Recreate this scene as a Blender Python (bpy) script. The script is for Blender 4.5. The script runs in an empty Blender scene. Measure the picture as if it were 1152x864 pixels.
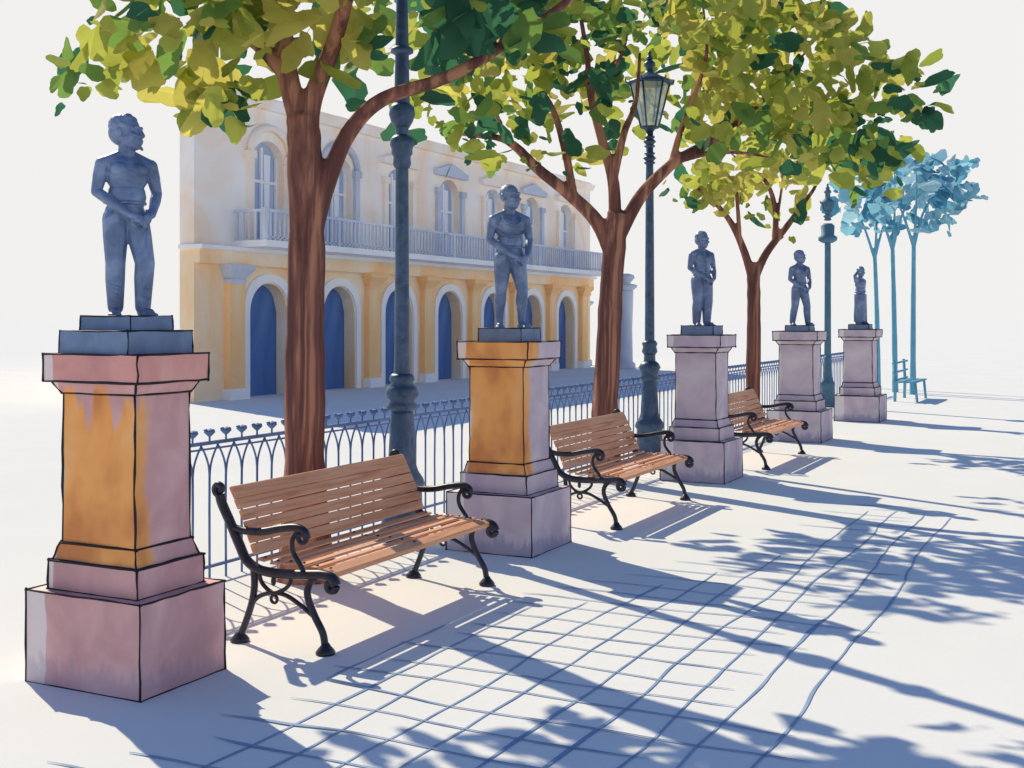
import bpy, bmesh, math, random
from mathutils import Vector, Matrix, noise
R_ = random.Random
PI = math.pi
scene = bpy.context.scene
C = scene.collection

# ------------------------------------------------------------------ camera model
FPX, HOR, EYE = 1350.0, 360.0, 1.8
YAW = math.radians(26.4)
FW = Vector((-math.sin(YAW), math.cos(YAW), 0)); RT = Vector((math.cos(YAW), math.sin(YAW), 0)); UP = Vector((0, 0, 1))
def ray(px, py): return FW + RT*((px-576)/FPX) + UP*((HOR-py)/FPX)
def at(px, py, d): return ray(px, py)*d + UP*EYE

cam = bpy.data.cameras.new('camera'); co = bpy.data.objects.new('camera', cam); C.objects.link(co)
co.location = (0, 0, EYE); co.rotation_euler = (PI/2, 0, YAW)
cam.sensor_width = 36; cam.lens = FPX/1152*36; cam.shift_y = -72/1152
cam.clip_end = 6000; cam.clip_start = .05
scene.camera = co

# ------------------------------------------------------------------ materials
def lin(c):
    c = c/255
    return c/12.92 if c <= .04045 else ((c+.055)/1.055)**2.4
def rgb(r, g, b): return (lin(r), lin(g), lin(b), 1)

class NT:
    def __init__(s, name):
        s.m = bpy.data.materials.new(name); s.m.use_nodes = True
        s.t = s.m.node_tree; s.n = s.t.nodes; s.n.clear()
        s.out = s.n.new('ShaderNodeOutputMaterial')
    def new(s, k, **kw):
        n = s.n.new('ShaderNode'+k)
        for a, v in kw.items(): setattr(n, a, v)
        return n
    def link(s, a, b): s.t.links.new(a, b)
    def coord(s, sc=(1, 1, 1), kind='Object'):
        tc = s.new('TexCoord'); mp = s.new('Mapping'); mp.inputs['Scale'].default_value = sc
        s.link(tc.outputs[kind], mp.inputs['Vector']); return mp.outputs['Vector']
    def noise(s, vec, scale, detail=4, rough=.6, dist=0):
        n = s.new('TexNoise'); n.inputs['Scale'].default_value = scale; n.inputs['Detail'].default_value = detail
        n.inputs['Roughness'].default_value = rough; n.inputs['Distortion'].default_value = dist
        s.link(vec, n.inputs['Vector']); return n.outputs['Fac']
    def ramp(s, fac, stops):
        r = s.new('ValToRGB'); e = r.color_ramp.elements
        while len(e) < len(stops): e.new(.5)
        for x, (p, c) in zip(e, stops): x.position = p; x.color = c
        s.link(fac, r.inputs['Fac']); return r.outputs['Color']
    def math(s, op, a, b=None, c=None):
        n = s.new('Math', operation=op)
        for i, v in enumerate((a, b, c)):
            if v is None: continue
            if isinstance(v, (int, float)): n.inputs[i].default_value = v
            else: s.link(v, n.inputs[i])
        return n.outputs[0]
    def sstep(s, v, lo, hi):
        n = s.new('MapRange', interpolation_type='SMOOTHSTEP'); s.link(v, n.inputs['Value'])
        n.inputs['From Min'].default_value = lo; n.inputs['From Max'].default_value = hi; return n.outputs[0]
    def mix(s, f, a, b):
        n = s.new('Mix', data_type='RGBA'); s.link(f, n.inputs['Factor']) if not isinstance(f, float) else setattr(n.inputs['Factor'], 'default_value', f)
        for v, k in ((a, 6), (b, 7)):
            if isinstance(v, tuple): n.inputs[k].default_value = v
            else: s.link(v, n.inputs[k])
        return n.outputs[2]
    def bump(s, h, st=.3, d=.01):
        b = s.new('Bump'); b.inputs['Strength'].default_value = st; b.inputs['Distance'].default_value = d
        s.link(h, b.inputs['Height']); return b.outputs['Normal']
    def bsdf(s, col, rough=.8, spec=.3, metal=0, normal=None):
        b = s.new('BsdfPrincipled')
        if isinstance(col, tuple): b.inputs['Base Color'].default_value = col
        else: s.link(col, b.inputs['Base Color'])
        b.inputs['Roughness'].default_value = rough; b.inputs['Specular IOR Level'].default_value = spec
        b.inputs['Metallic'].default_value = metal
        if normal is not None: s.link(normal, b.inputs['Normal'])
        s.link(b.outputs[0], s.out.inputs['Surface']); return b

def washed(name, c1, c2, scale=3, rough=.8, spec=.25, metal=0, c3=None, stretch=(1, 1, 1), bump=.15, lo=.35, hi=.65):
    """a surface that drifts between two or three tones, with a fine grain"""
    t = NT(name); v = t.coord(stretch)
    n = t.noise(v, scale, 5, .6, .8)
    col = t.ramp(n, [(lo, c1), (hi, c2)] if c3 is None else [(lo, c1), ((lo+hi)/2, c2), (hi, c3)])
    g = t.noise(v, scale*40, 2)
    col = t.mix(t.math('MULTIPLY', g, .22), col, tuple(min(1, x*1.5) for x in c2[:3])+(1,))
    t.bsdf(col, rough, spec, metal, t.bump(g, bump, .004)); return t.m

INK = NT('dark_edge'); INK.bsdf((.012, .012, .018, 1), .6, .3); INK = INK.m

M = {}
M['bronze'] = washed('blue_bronze', (.065, .105, .20, 1), (.12, .18, .32, 1), 5, .42, .5, .1, (.23, .31, .47, 1))
M['bronze_base'] = washed('bronze_base', (.10, .16, .27, 1), (.17, .25, .40, 1), 5, .6, .4, 0)
M['wood'] = washed('bench_wood', (.46, .19, .09, 1), (.68, .33, .18, 1), 2.5, .55, .35, 0, (.78, .44, .27, 1), (12, .7, 12), .25, .3, .7)
M['iron'] = washed('bench_iron', (.010, .012, .020, 1), (.028, .034, .055, 1), 14, .38, .5, .3, bump=.1)
M['lamp_iron'] = washed('lamp_iron', (.018, .042, .09, 1), (.055, .11, .20, 1), 8, .42, .5, .25)
M['far_lamp'] = washed('far_lamp_paint', (.05, .13, .20, 1), (.09, .19, .27, 1), 5, .6)
M['fence'] = washed('fence_paint', (.055, .12, .28, 1), (.11, .20, .41, 1), 3, .55, .4)
M['bark'] = washed('bark', (.10, .042, .04, 1), (.20, .085, .065, 1), 1.6, .85, .2, 0, (.44, .21, .13, 1), (3, 3, .35), .7, .42, .56)
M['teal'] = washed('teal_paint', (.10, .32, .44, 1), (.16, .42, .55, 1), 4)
M['cap_stone'] = None

def stone(name, pale, mid, deep, orange=0.0, blue=.25, zr=(.62, .95)):
    """mauve stone; sunlight painted as orange patches on the side turned to the square"""
    t = NT(name); v = t.coord(); tc = t.new('TexCoord'); sp = t.new('SeparateXYZ'); t.link(tc.outputs['Object'], sp.inputs[0])
    x, y, z = sp.outputs
    n = t.noise(v, 1.9, 4, .55, .5)
    col = t.ramp(n, [(.34, deep), (.5, mid), (.66, pale)])
    if orange:  # sunlit look of the front face, painted in as orange
        nn = t.noise(t.coord((1, 1, .5)), 4.5, 2, .5, .3)
        k = t.math('MULTIPLY_ADD', nn, .20, y)                 # low on the -Y side
        m1 = t.sstep(k, .02, -.07)
        kz = t.math('MULTIPLY_ADD', t.noise(t.coord((2.2, 2.2, .25)), 4, 2, .5, .2), -.9, z)
        m2 = t.sstep(kz, zr[1]+.05, zr[1]-.04)
        m3 = t.sstep(z, zr[0], zr[0]+.012)
        mk = t.math('MULTIPLY', t.math('MULTIPLY', m1, t.math('MULTIPLY', m2, m3)), orange)
        oc = t.ramp(t.noise(t.coord((1, 1, .55)), 3.2, 3, .5, .3), [(.36, (.66, .22, .04, 1)), (.5, (.93, .39, .08, 1)), (.64, (.96, .52, .20, 1))])
        col = t.mix(mk, col, oc)
    # highlight painted into the colour as a pale strip along one edge
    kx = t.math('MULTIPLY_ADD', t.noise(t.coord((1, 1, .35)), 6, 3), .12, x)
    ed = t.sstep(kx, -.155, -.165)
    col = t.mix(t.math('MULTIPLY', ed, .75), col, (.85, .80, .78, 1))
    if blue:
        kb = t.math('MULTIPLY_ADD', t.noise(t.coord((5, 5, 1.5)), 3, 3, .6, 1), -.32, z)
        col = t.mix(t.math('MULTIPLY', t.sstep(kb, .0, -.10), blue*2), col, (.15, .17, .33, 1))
    g = t.noise(v, 160, 2)
    col = t.mix(t.math('MULTIPLY', g, .16), col, (.75, .66, .68, 1))
    t.bsdf(col, .85, .2, 0, t.bump(t.noise(v, 60, 4), .25, .004)); return t.m

def leafmat(name, c, tr):
    t = NT(name); v = t.coord()
    n = t.noise(v, 2.2, 3, .6, .5)
    a = tuple(x*.72 for x in c)+(1,); b = tuple(min(1, x*1.25) for x in c)+(1,)
    col = t.ramp(n, [(.35, a), (.65, b)])
    d = t.new('BsdfPrincipled'); t.link(col, d.inputs['Base Color']); d.inputs['Roughness'].default_value = .65; d.inputs['Specular IOR Level'].default_value = .15
    tl = t.new('BsdfTranslucent'); t.link(t.mix(.5, col, tuple(tr)+(1,)), tl.inputs['Color'])
    mx = t.new('MixShader'); mx.inputs[0].default_value = .62
    t.link(d.outputs[0], mx.inputs[1]); t.link(tl.outputs[0], mx.inputs[2]); t.link(mx.outputs[0], t.out.inputs['Surface'])
    return t.m
LEAVES = [leafmat('leaf_olive', (.53, .49, .12), (.66, .60, .14)), leafmat('leaf_lime', (.40, .43, .09), (.54, .58, .10)),
          leafmat('leaf_green', (.14, .25, .065), (.22, .38, .08)), leafmat('leaf_dark', (.04, .13, .075), (.05, .19, .10)),
          leafmat('leaf_moss', (.28, .33, .06), (.42, .50, .08))]
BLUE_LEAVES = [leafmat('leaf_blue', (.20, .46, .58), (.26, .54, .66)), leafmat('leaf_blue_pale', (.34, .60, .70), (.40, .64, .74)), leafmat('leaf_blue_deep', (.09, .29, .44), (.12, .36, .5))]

def glass(name):
    t = NT(name); v = t.coord((1, 1, .6))
    col = t.ramp(t.noise(v, 5, 2, .5, .8), [(.38, (.30, .42, .50, 1)), (.5, (.72, .78, .72, 1)), (.62, (.80, .74, .36, 1))])
    p = t.new('BsdfPrincipled'); t.link(col, p.inputs['Base Color']); p.inputs['Roughness'].default_value = .1
    tr = t.new('BsdfTransparent'); tl = t.new('BsdfTranslucent'); t.link(col, tl.inputs['Color'])
    m0 = t.new('MixShader'); m0.inputs[0].default_value = .5; t.link(p.outputs[0], m0.inputs[1]); t.link(tl.outputs[0], m0.inputs[2])
    m1 = t.new('MixShader'); m1.inputs[0].default_value = .35; t.link(m0.outputs[0], m1.inputs[1]); t.link(tr.outputs[0], m1.inputs[2])
    t.link(m1.outputs[0], t.out.inputs['Surface']); return t.m
M['glass'] = glass('lantern_glass')

# ------------------------------------------------------------------ mesh builder
class MB:
    def __init__(s): s.v = []; s.f = []; s.mi = []; s.sm = []
    def face(s, idx, mi=0, smooth=False): s.f.append(tuple(idx)); s.mi.append(mi); s.sm.append(smooth)
    def add(s, vs, fs, mi=0, smooth=False):
        b = len(s.v); s.v += [Vector(v) for v in vs]
        for f in fs: s.face([b+i for i in f], mi, smooth)
    def box(s, x0, y0, z0, x1, y1, z1, mi=0):
        s.frustum((x0, y0, x1, y1), z0, (x0, y0, x1, y1), z1, mi)
    def frustum(s, a, z0, b, z1, mi=0):
        vs = [(a[0], a[1], z0), (a[2], a[1], z0), (a[2], a[3], z0), (a[0], a[3], z0), (b[0], b[1], z1), (b[2], b[1], z1), (b[2], b[3], z1), (b[0], b[3], z1)]
        s.add(vs, [(3, 2, 1, 0), (4, 5, 6, 7), (0, 1, 5, 4), (1, 2, 6, 5), (2, 3, 7, 6), (3, 0, 4, 7)], mi); return [Vector(v) for v in vs]
    def tube(s, pts, r, seg=8, mi=0, cap=True, flat=None, smooth=True):
        """swept tube; r a number or one per point; flat=(axis, factor) squashes the section along an axis"""
        P = [Vector(p) for p in pts]; n = len(P); rs = r if isinstance(r, (list, tuple)) else [r]*n
        b = len(s.v); t0 = (P[1]-P[0]).normalized(); ref = Vector((0, 0, 1)) if abs(t0.z) < .9 else Vector((1, 0, 0))
        u = t0.cross(ref).normalized()
        for i in range(n):
            t = (P[min(i+1, n-1)]-P[max(i-1, 0)]).normalized()
            u = (u - t*u.dot(t)).normalized(); w = t.cross(u)
            for k in range(seg):
                a = 2*PI*k/seg; o = (u*math.cos(a)+w*math.sin(a))*rs[i]
                if flat: ax, fc = flat; o = o - ax*(o.dot(ax)*(1-fc))
                s.v.append(P[i]+o)
        for i in range(n-1):
            for k in range(seg):
                k2 = (k+1) % seg; s.face((b+i*seg+k, b+i*seg+k2, b+(i+1)*seg+k2, b+(i+1)*seg+k), mi, smooth)
        if cap: s.face([b+k for k in range(seg)][::-1], mi); s.face([b+(n-1)*seg+k for k in range(seg)], mi)
    def ball(s, c, r, mi=0, seg=12, rings=8, rot=None):
        c = Vector(c); r = (r, r, r) if isinstance(r, (int, float)) else r
        b = len(s.v)
        def tf(p):
            p = Vector((p[0]*r[0], p[1]*r[1], p[2]*r[2])); return c+(rot @ p if rot else p)
        s.v.append(tf((0, 0, 1)))
        for i in range(1, rings):
            th = PI*i/rings
            for k in range(seg): a = 2*PI*k/seg; s.v.append(tf((math.sin(th)*math.cos(a), math.sin(th)*math.sin(a), math.cos(th))))
        s.v.append(tf((0, 0, -1))); e = len(s.v)-1
        for k in range(seg): s.face((b, b+1+k, b+1+(k+1) % seg), mi, True)
        for i in range(rings-2):
            for k in range(seg):
                k2 = (k+1) % seg; q = b+1+i*seg; s.face((q+k, q+seg+k, q+seg+k2, q+k2), mi, True)
        q = b+1+(rings-2)*seg
        for k in range(seg): s.face((e, q+(k+1) % seg, q+k), mi, True)
    def capsule(s, a, b, ra, rb, seg=12, mi=0):
        a, b = Vector(a), Vector(b); s.ball(a, ra, mi, seg, 8); s.ball(b, rb, mi, seg, 8); s.tube([a, b], [ra, rb], seg, mi)
    def lathe(s, prof, seg=16, mi=0, c=(0, 0, 0), cap=True, smooth=True):
        b = len(s.v); c = Vector(c)
        for r, z in prof:
            for k in range(seg): a = 2*PI*(k+.5)/seg; s.v.append(c+Vector((r*math.cos(a), r*math.sin(a), z)))
        for i in range(len(prof)-1):
            for k in range(seg): k2 = (k+1) % seg; s.face((b+i*seg+k, b+i*seg+k2, b+(i+1)*seg+k2, b+(i+1)*seg+k), mi, smooth)
        if cap: s.face([b+k for k in range(seg)][::-1], mi); s.face([b+(len(prof)-1)*seg+k for k in range(seg)], mi)
    def mesh(s, name, mats):
        me = bpy.data.meshes.new(name); me.from_pydata([tuple(v) for v in s.v], [], s.f)
        for m in (mats if isinstance(mats, (list, tuple)) else [mats]): me.materials.append(m)
        me.polygons.foreach_set('material_index', s.mi); me.polygons.foreach_set('use_smooth', s.sm); me.update(); return me
    def build(s, name, mats, parent=None, loc=None):
        o = bpy.data.objects.new(name, s.mesh(name, mats)); C.objects.link(o)
        if parent: o.parent = parent
        if loc is not None: o.location = loc
        return o
def empty(name, loc, rz=0):
    o = bpy.data.objects.new(name, None); C.objects.link(o); o.location = loc; o.rotation_euler = (0, 0, rz); o.empty_display_size = .2; return o
def tag(o, label=None, cat=None, group=None, kind=None):
    for k, v in (('label', label), ('category', cat), ('group', group), ('kind', kind)):
        if v: o[k] = v
    return o
def kids(o): return [x for x in bpy.data.objects if x.parent == o]
def copy_tree(o, parent=None):
    ch = kids(o); c = o.copy(); C.objects.link(c); c.parent = parent
    for x in ch: copy_tree(x, c)
    return c
def fuse(o, voxel, smooth=2, fac=.5):
    """weld overlapping closed pieces into one continuous skin"""
    m = o.modifiers.new('r', 'REMESH'); m.mode = 'VOXEL'; m.voxel_size = voxel; m.use_smooth_shade = True
    if smooth: k = o.modifiers.new('s', 'SMOOTH'); k.iterations = smooth; k.factor = fac
    bpy.context.view_layer.update(); dg = bpy.context.evaluated_depsgraph_get()
    me = bpy.data.meshes.new_from_object(o.evaluated_get(dg)); mats = list(o.data.materials); o.modifiers.clear(); o.data = me
    if not me.materials:
        for x in mats: me.materials.append(x)
    return o
def spline(ctrl, n=6):
    P = [Vector(p) for p in ctrl]; out = []
    for i in range(len(P)-1):
        p0, p1, p2, p3 = P[max(i-1, 0)], P[i], P[i+1], P[min(i+2, len(P)-1)]
        for k in range(n):
            t = k/n; out.append(.5*((2*p1)+(p2-p0)*t+(2*p0-5*p1+4*p2-p3)*t*t+(3*p1-p0-3*p2+p3)*t**3))
    out.append(P[-1]); return out

# ------------------------------------------------------------------ ground
def ground_material():
    t = NT('pale_paving'); v = t.coord()
    n = t.noise(v, .6, 5, .6); g = t.noise(v, 55, 3)
    col = t.ramp(n, [(.3, (.735, .757, .765, 1)), (.7, (.775, .792, .795, 1))])
    col = t.mix(t.math('MULTIPLY', g, .12), col, (.62, .66, .72, 1))
    t.bsdf(col, 1.0, 0, 0, t.bump(t.noise(v, 26, 5), .25, .006)); return t.m
g = MB(); S = 2500
g.add([(-S, -S, 0), (S, -S, 0), (S, S, 0), (-S, S, 0)], [(0, 1, 2, 3)])
tag(g.build('ground', ground_material()), kind='structure')

# hand-laid joints of the paving: thin wandering inlays flush on the ground
jm = MB(); rj = R_(11)
def ribbon(pts, w, z):
    pts = [Vector((p[0], p[1], z)) for p in pts]; b = len(jm.v); n = len(pts)
    for i, p in enumerate(pts):
        t = (pts[min(i+1, n-1)]-pts[max(i-1, 0)]).normalized(); s = Vector((-t.y, t.x, 0))
        ww = w*(.55+.75*noise.noise(Vector((p.x*1.7, p.y*1.7, w*900)))**2*2+.15*rj.random())
        if i in (0, n-1): ww *= .35
        jm.v += [p+s*ww, p-s*ww]
    for i in range(n-1): jm.face((b+2*i, b+2*i+1, b+2*i+3, b+2*i+2))
def left_edge(y):
    return -3.55 if y < 6.6 else (-3.55+(y-6.6)*.42 if y < 10 else -2.1)
xs = [-3.98+.245*i for i in range(12)]
for i, x in enumerate(xs):
    ys = [y*.1 for y in range(26, 124) if left_edge(y*.1) <= x+.05]
    if not ys: continue
    y0, y1 = ys[0]+rj.uniform(0, .6), ys[-1]-rj.uniform(.1, .9)
    if x < -3.3: y0 = 4.6+rj.random()*.4
    pts = []; y = y0; ph = rj.random()*9
    while y < y1: pts.append((x+.065*noise.noise(Vector((y*.55, ph, 0)))+.02*noise.noise(Vector((y*2.5, ph, 5)))+.02*(y-6)*rj.uniform(.2, .4)*.2, y)); y += .12
    if len(pts) > 3: ribbon(pts, .0085, .004)
y = 3.2; k = 0
while y < 12.2:
    x0 = left_edge(y)-rj.uniform(-.2, .35); x1 = -1.30+rj.uniform(-.35, .25)
    pts = []; x = x0; ph = rj.random()*9
    while x < x1: pts.append((x, y+.11*noise.noise(Vector((x*.9, ph, 3)))+.02*noise.noise(Vector((x*3.5, ph, 7))))); x += .12
    if len(pts) > 3: ribbon(pts, .0100, .0055)
    y += .285+rj.uniform(-.03, .03)
tag(jm.build('paving_joints', washed('joint_blue', (.17, .27, .46, 1), (.30, .41, .58, 1), 1.5, .9, .1)), kind='structure')

# ------------------------------------------------------------------ pedestals
def edges_of(mb, vs, r, rnd, over=.012):
    E = [(0, 1), (1, 2), (2, 3), (3, 0), (4, 5), (5, 6), (6, 7), (7, 4), (0, 4), (1, 5), (2, 6), (3, 7)]
    for a, b in E:
        A, B = vs[a], vs[b]; L = (B-A).length
        if L < .02: continue
        d = (B-A)/L; A2 = A-d*rnd.uniform(0, over); B2 = B+d*rnd.uniform(0, over); n = max(3, int(L/.09))
        pts = [A2.lerp(B2, i/n)+Vector((rnd.gauss(0, .0016), rnd.gauss(0, .0016), rnd.gauss(0, .0012))) for i in range(n+1)]
        mb.tube(pts, [r*rnd.uniform(.55, 1.15) for _ in pts], 5, 1, smooth=True)
def sq(w): return (-w/2, -w/2, w/2, w/2)
def pedestal(x, y, label, mat, r, seed, wb=.74, capmat=None):
    rnd = R_(seed); root = empty('pedestal', (x, y, 0)); tag(root, label, 'pedestal', 'statue pedestals in a row')
    k = wb/.74
    def block(name, w0, z0, w1, z1, m=None):
        b = MB(); vs = b.frustum(sq(w0*k), z0, sq(w1*k), z1); edges_of(b, vs, r, rnd); return b.build(name, [m or mat, INK], root)
    block('plinth', .74, .0, .735, .455)
    block('plinth_step', .58, .455, .575, .60)
    block('base_moulding', .545, .60, .49, .685)
    b = MB(); vs = b.frustum(sq(.475*k), .685, sq(.465*k), 1.435); edges_of(b, vs, r, rnd)
    b.build('shaft', [mat, INK], root)
    block('neck_moulding', .48, 1.435, .555, 1.495)
    block('cap', .61, 1.495, .615, 1.63, capmat)
    return root
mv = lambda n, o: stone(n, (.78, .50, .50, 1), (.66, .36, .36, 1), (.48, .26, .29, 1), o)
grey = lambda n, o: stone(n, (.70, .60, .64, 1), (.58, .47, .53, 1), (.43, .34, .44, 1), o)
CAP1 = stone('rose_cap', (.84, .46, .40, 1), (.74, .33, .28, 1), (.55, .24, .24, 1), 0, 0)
p1 = pedestal(-4.456, 4.584, 'large rose stone pedestal with sunlight painted on in orange, nearest the viewer, at the left edge', stone('rose_stone', (.78, .50, .49, 1), (.66, .36, .36, 1), (.50, .27, .28, 1), 1.0, .14, (.60, .90)), .0066, 1, .69, CAP1); p1.scale = (1.09, .88, 1)
pedestal(-4.27, 8.56, 'stone pedestal with a big patch of sunlight painted on in orange, between the first and second wooden benches', stone('grey_rose_stone', (.70, .60, .64, 1), (.58, .47, .53, 1), (.43, .34, .44, 1), 1.0, .25, (.60, 1.42)), .006, 2)
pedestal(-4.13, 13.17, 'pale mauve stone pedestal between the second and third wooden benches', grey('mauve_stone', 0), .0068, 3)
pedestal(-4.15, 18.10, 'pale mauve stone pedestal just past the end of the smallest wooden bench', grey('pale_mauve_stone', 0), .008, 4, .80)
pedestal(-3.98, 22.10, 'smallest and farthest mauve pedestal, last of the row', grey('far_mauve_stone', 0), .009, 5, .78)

# ------------------------------------------------------------------ statues
def figure(mb, p):
    V = Vector
    hip, knee, ank = p['hip'], p['knee'], p['ank']; sh, el, wr = p['sh'], p['el'], p['wr']
    ch = V(p.get('chest', (0, 0, .725))); wa = V(p.get('waist', (0, 0, .615))); pe = V(p.get('pelvis', (0, .004, .53))); fat = p.get('fat', 1)
    mb.ball(ch, (.108*fat, .066*fat, .105)); mb.ball(ch+V((0, 0, .045)), (.115, .055, .06))
    for s in (-1, 1): mb.ball(ch+V((s*.046, -.045, .025)), (.05, .026, .036))
    mb.ball(wa, (.098*fat, .062*fat, .10)); mb.ball(wa+V((0, -.015, -.01)), (.06*fat, .05*fat, .07))
    mb.ball(pe, (.104*fat, .070, .075))
    for s in (-1, 1): mb.ball(pe+V((s*.04, .038, -.02)), (.048, .045, .055))
    mb.tube([pe+V((0, 0, .045)), pe+V((0, 0, .058))], .108*fat, 20, flat=(V((0, 1, 0)), .72))   # waistband
    nb = ch+V((0, .008, .09)); hc = V(p.get('head', (0, -.014, .942))); hs = 1.30
    mb.capsule(nb, hc+V((0, .012, -.045)), .046, .040)
    for s in (-1, 1): mb.capsule(nb+V((0, .008, .01)), V(sh[0 if s < 0 else 1])+V((-s*.012, .005, .004)), .044, .040)
    for i in (0, 1):
        S, E, W = V(sh[i]), V(el[i]), V(wr[i])
        mb.ball(S, (.039, .040, .040)); mb.capsule(S, S.lerp(E, .45), .038, .036); mb.capsule(S.lerp(E, .45), E, .035, .027)
        mb.capsule(E, E.lerp(W, .35), .027, .029); mb.capsule(E.lerp(W, .35), W, .029, .019)
        hd = p['hand'][i]; hand(mb, W, V(hd[0]), V(hd[1]), -1 if i == 0 else 1, hd[2])
        H, K, A = V(hip[i]), V(knee[i]), V(ank[i]); lw = p.get('legw', 1)
        if p.get('bare'):                               # bare leg: thigh, knee, calf, ankle
            f = (A-K).normalized(); back = V((0, .012, 0))
            mb.capsule(H, H.lerp(K, .4), .066, .060); mb.capsule(H.lerp(K, .4), K, .060, .043); mb.ball(K+V((0, -.012, .0)), (.034, .034, .038))
            mb.capsule(K, K.lerp(A, .33)+back, .041, .045); mb.capsule(K.lerp(A, .33)+back, K.lerp(A, .72)+back*.4, .045, .031); mb.capsule(K.lerp(A, .72)+back*.4, A, .031, .027)
        else:
            mb.capsule(H, H.lerp(K, .4), .066*lw, .062*lw); mb.capsule(H.lerp(K, .4), K, .062*lw, .050*lw)
            mb.capsule(K, K.lerp(A, .35)+V((0, .008, 0)), .050*lw, .049*lw); mb.capsule(K.lerp(A, .35)+V((0, .008, 0)), A+V((0, 0, .0)), .049*lw, .040*lw)
        for q, rr in () if p.get('bare') else ((.12, .05), (.3, .046), (.55, .043), (.75, .041)):        # folds of the trouser leg
            c = K.lerp(A, q)
            mb.tube([c+V((-.03, -.028, .012)), c+V((0, -.043*lw, 0)), c+V((.03, -.028, -.012))], .007, 6)
        fd = V(p.get('foot', ((-.25, -1, 0), (.25, -1, 0)))[i]).normalized(); lat = V((-fd.y, fd.x, 0))
        hz = V((A.x, A.y, .0))
        mb.capsule(A, hz+fd*.01+V((0, 0, .028)), .026, .027); mb.capsule(hz-fd*.02+V((0, 0, .022)), hz+fd*.075+V((0, 0, .018)), .022, .024)
        for q in range(5):
            mb.capsule(hz+fd*.072+lat*(-.022+.011*q)+V((0, 0, .014)), hz+fd*(.105-.006*abs(q-(1 if i == 0 else 3)))+lat*(-.026+.013*q)+V((0, 0, .009)), .0095, .008, 8)
    # head
    R = Matrix.Rotation(p.get('yaw', 0), 3, 'Z') @ Matrix.Rotation(p.get('nod', 0), 3, 'X'); T = lambda q: hc+R @ V(q)*hs
    class HB:
        v = mb.v
        ball = lambda s, c, r, **k: mb.ball(c, tuple(x*hs for x in r) if isinstance(r, tuple) else r*hs, **k)
        capsule = lambda s, a, b, ra, rb, seg=8: mb.capsule(a, b, ra*hs, rb*hs, seg)
        tube = lambda s, p_, r, seg=8: mb.tube(p_, r*hs, seg)
    body, mb_ = mb, HB()
    mb_.ball(T((0, .012, .018)), (.049, .060, .053), rot=R); mb_.ball(T((0, -.014, -.02)), (.040, .044, .052), rot=R)
    mb_.ball(T((0, -.032, -.052)), (.024, .022, .018), rot=R)
    mb_.capsule(T((0, -.050, .016)), T((0, -.064, -.014)), .0065, .0088, 8); mb_.ball(T((.007, -.056, -.017)), .0055); mb_.ball(T((-.007, -.056, -.017)), .0055)
    mb_.tube([T((-.032, -.042, .016)), T((-.018, -.050, .020)), T((0, -.052, .017)), T((.018, -.050, .020)), T((.032, -.042, .016))], .0062, 8)
    for s in (-1, 1):
        mb_.ball(T((s*.019, -.047, .004)), (.0085, .006, .005), rot=R); mb_.ball(T((s*.027, -.042, -.014)), (.013, .012, .010), rot=R)
        mb_.ball(T((s*.049, .012, -.004)), (.008, .014, .020), rot=R)
    mb_.capsule(T((-.012, -.055, -.033)), T((.012, -.055, -.033)), .0055, .0055, 8); mb_.capsule(T((-.010, -.053, -.042)), T((.010, -.053, -.042)), .006, .006, 8)
    rh = R_(p.get('seed', 3))
    if p.get('hair', 1):
        mb_.ball(T((0, .017, .026)), (.0525, .060, .0525), rot=R); mb_.ball(T((0, .030, .0)), (.048, .046, .050), rot=R)
        for q in range(60):
            th = rh.uniform(0, 2*PI); ph = rh.uniform(-.1, 1.2); d = V((math.cos(th)*math.cos(ph), math.sin(th)*math.cos(ph), math.sin(ph)))
            if d.y < -.2 and d.z < .6: continue
            mb_.ball(T((d.x*.050, .015+d.y*.058, .024+d.z*.050)), rh.uniform(.006, .0085), seg=6, rings=4)
    if p.get('beard'):
        for q in range(14): mb_.ball(T((rh.uniform(-.024, .024), -.042+rh.uniform(-.012, .012), -.058+rh.uniform(-.006, .008))), .007, seg=6, rings=4)
    if p.get('robe'):                                   # long skirt of a robe or coat with deep folds
        r0, r1, zb = p['robe']; n = 26; rows = 9; bb = len(mb.v)
        for i in range(rows):
            f = i/(rows-1); z = .545+(zb-.545)*f; rad = r0+(r1-r0)*f
            for k in range(n):
                a = 2*PI*k/n; rr = rad*(1+.10*f*math.cos(a*7+1.2*math.sin(z*9)))
                mb.v.append(V((rr*math.cos(a), rr*.78*math.sin(a), z)))
        for i in range(rows-1):
            for k in range(n): k2 = (k+1) % n; mb.face((bb+i*n+k, bb+(i+1)*n+k, bb+(i+1)*n+k2, bb+i*n+k2))
        mb.face([bb+k for k in range(n)]); mb.face([bb+(rows-1)*n+k for k in range(n)][::-1])
    for line in p.get('drape', ()): mb.tube(spline(line, 5), .0075, 6)
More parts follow.
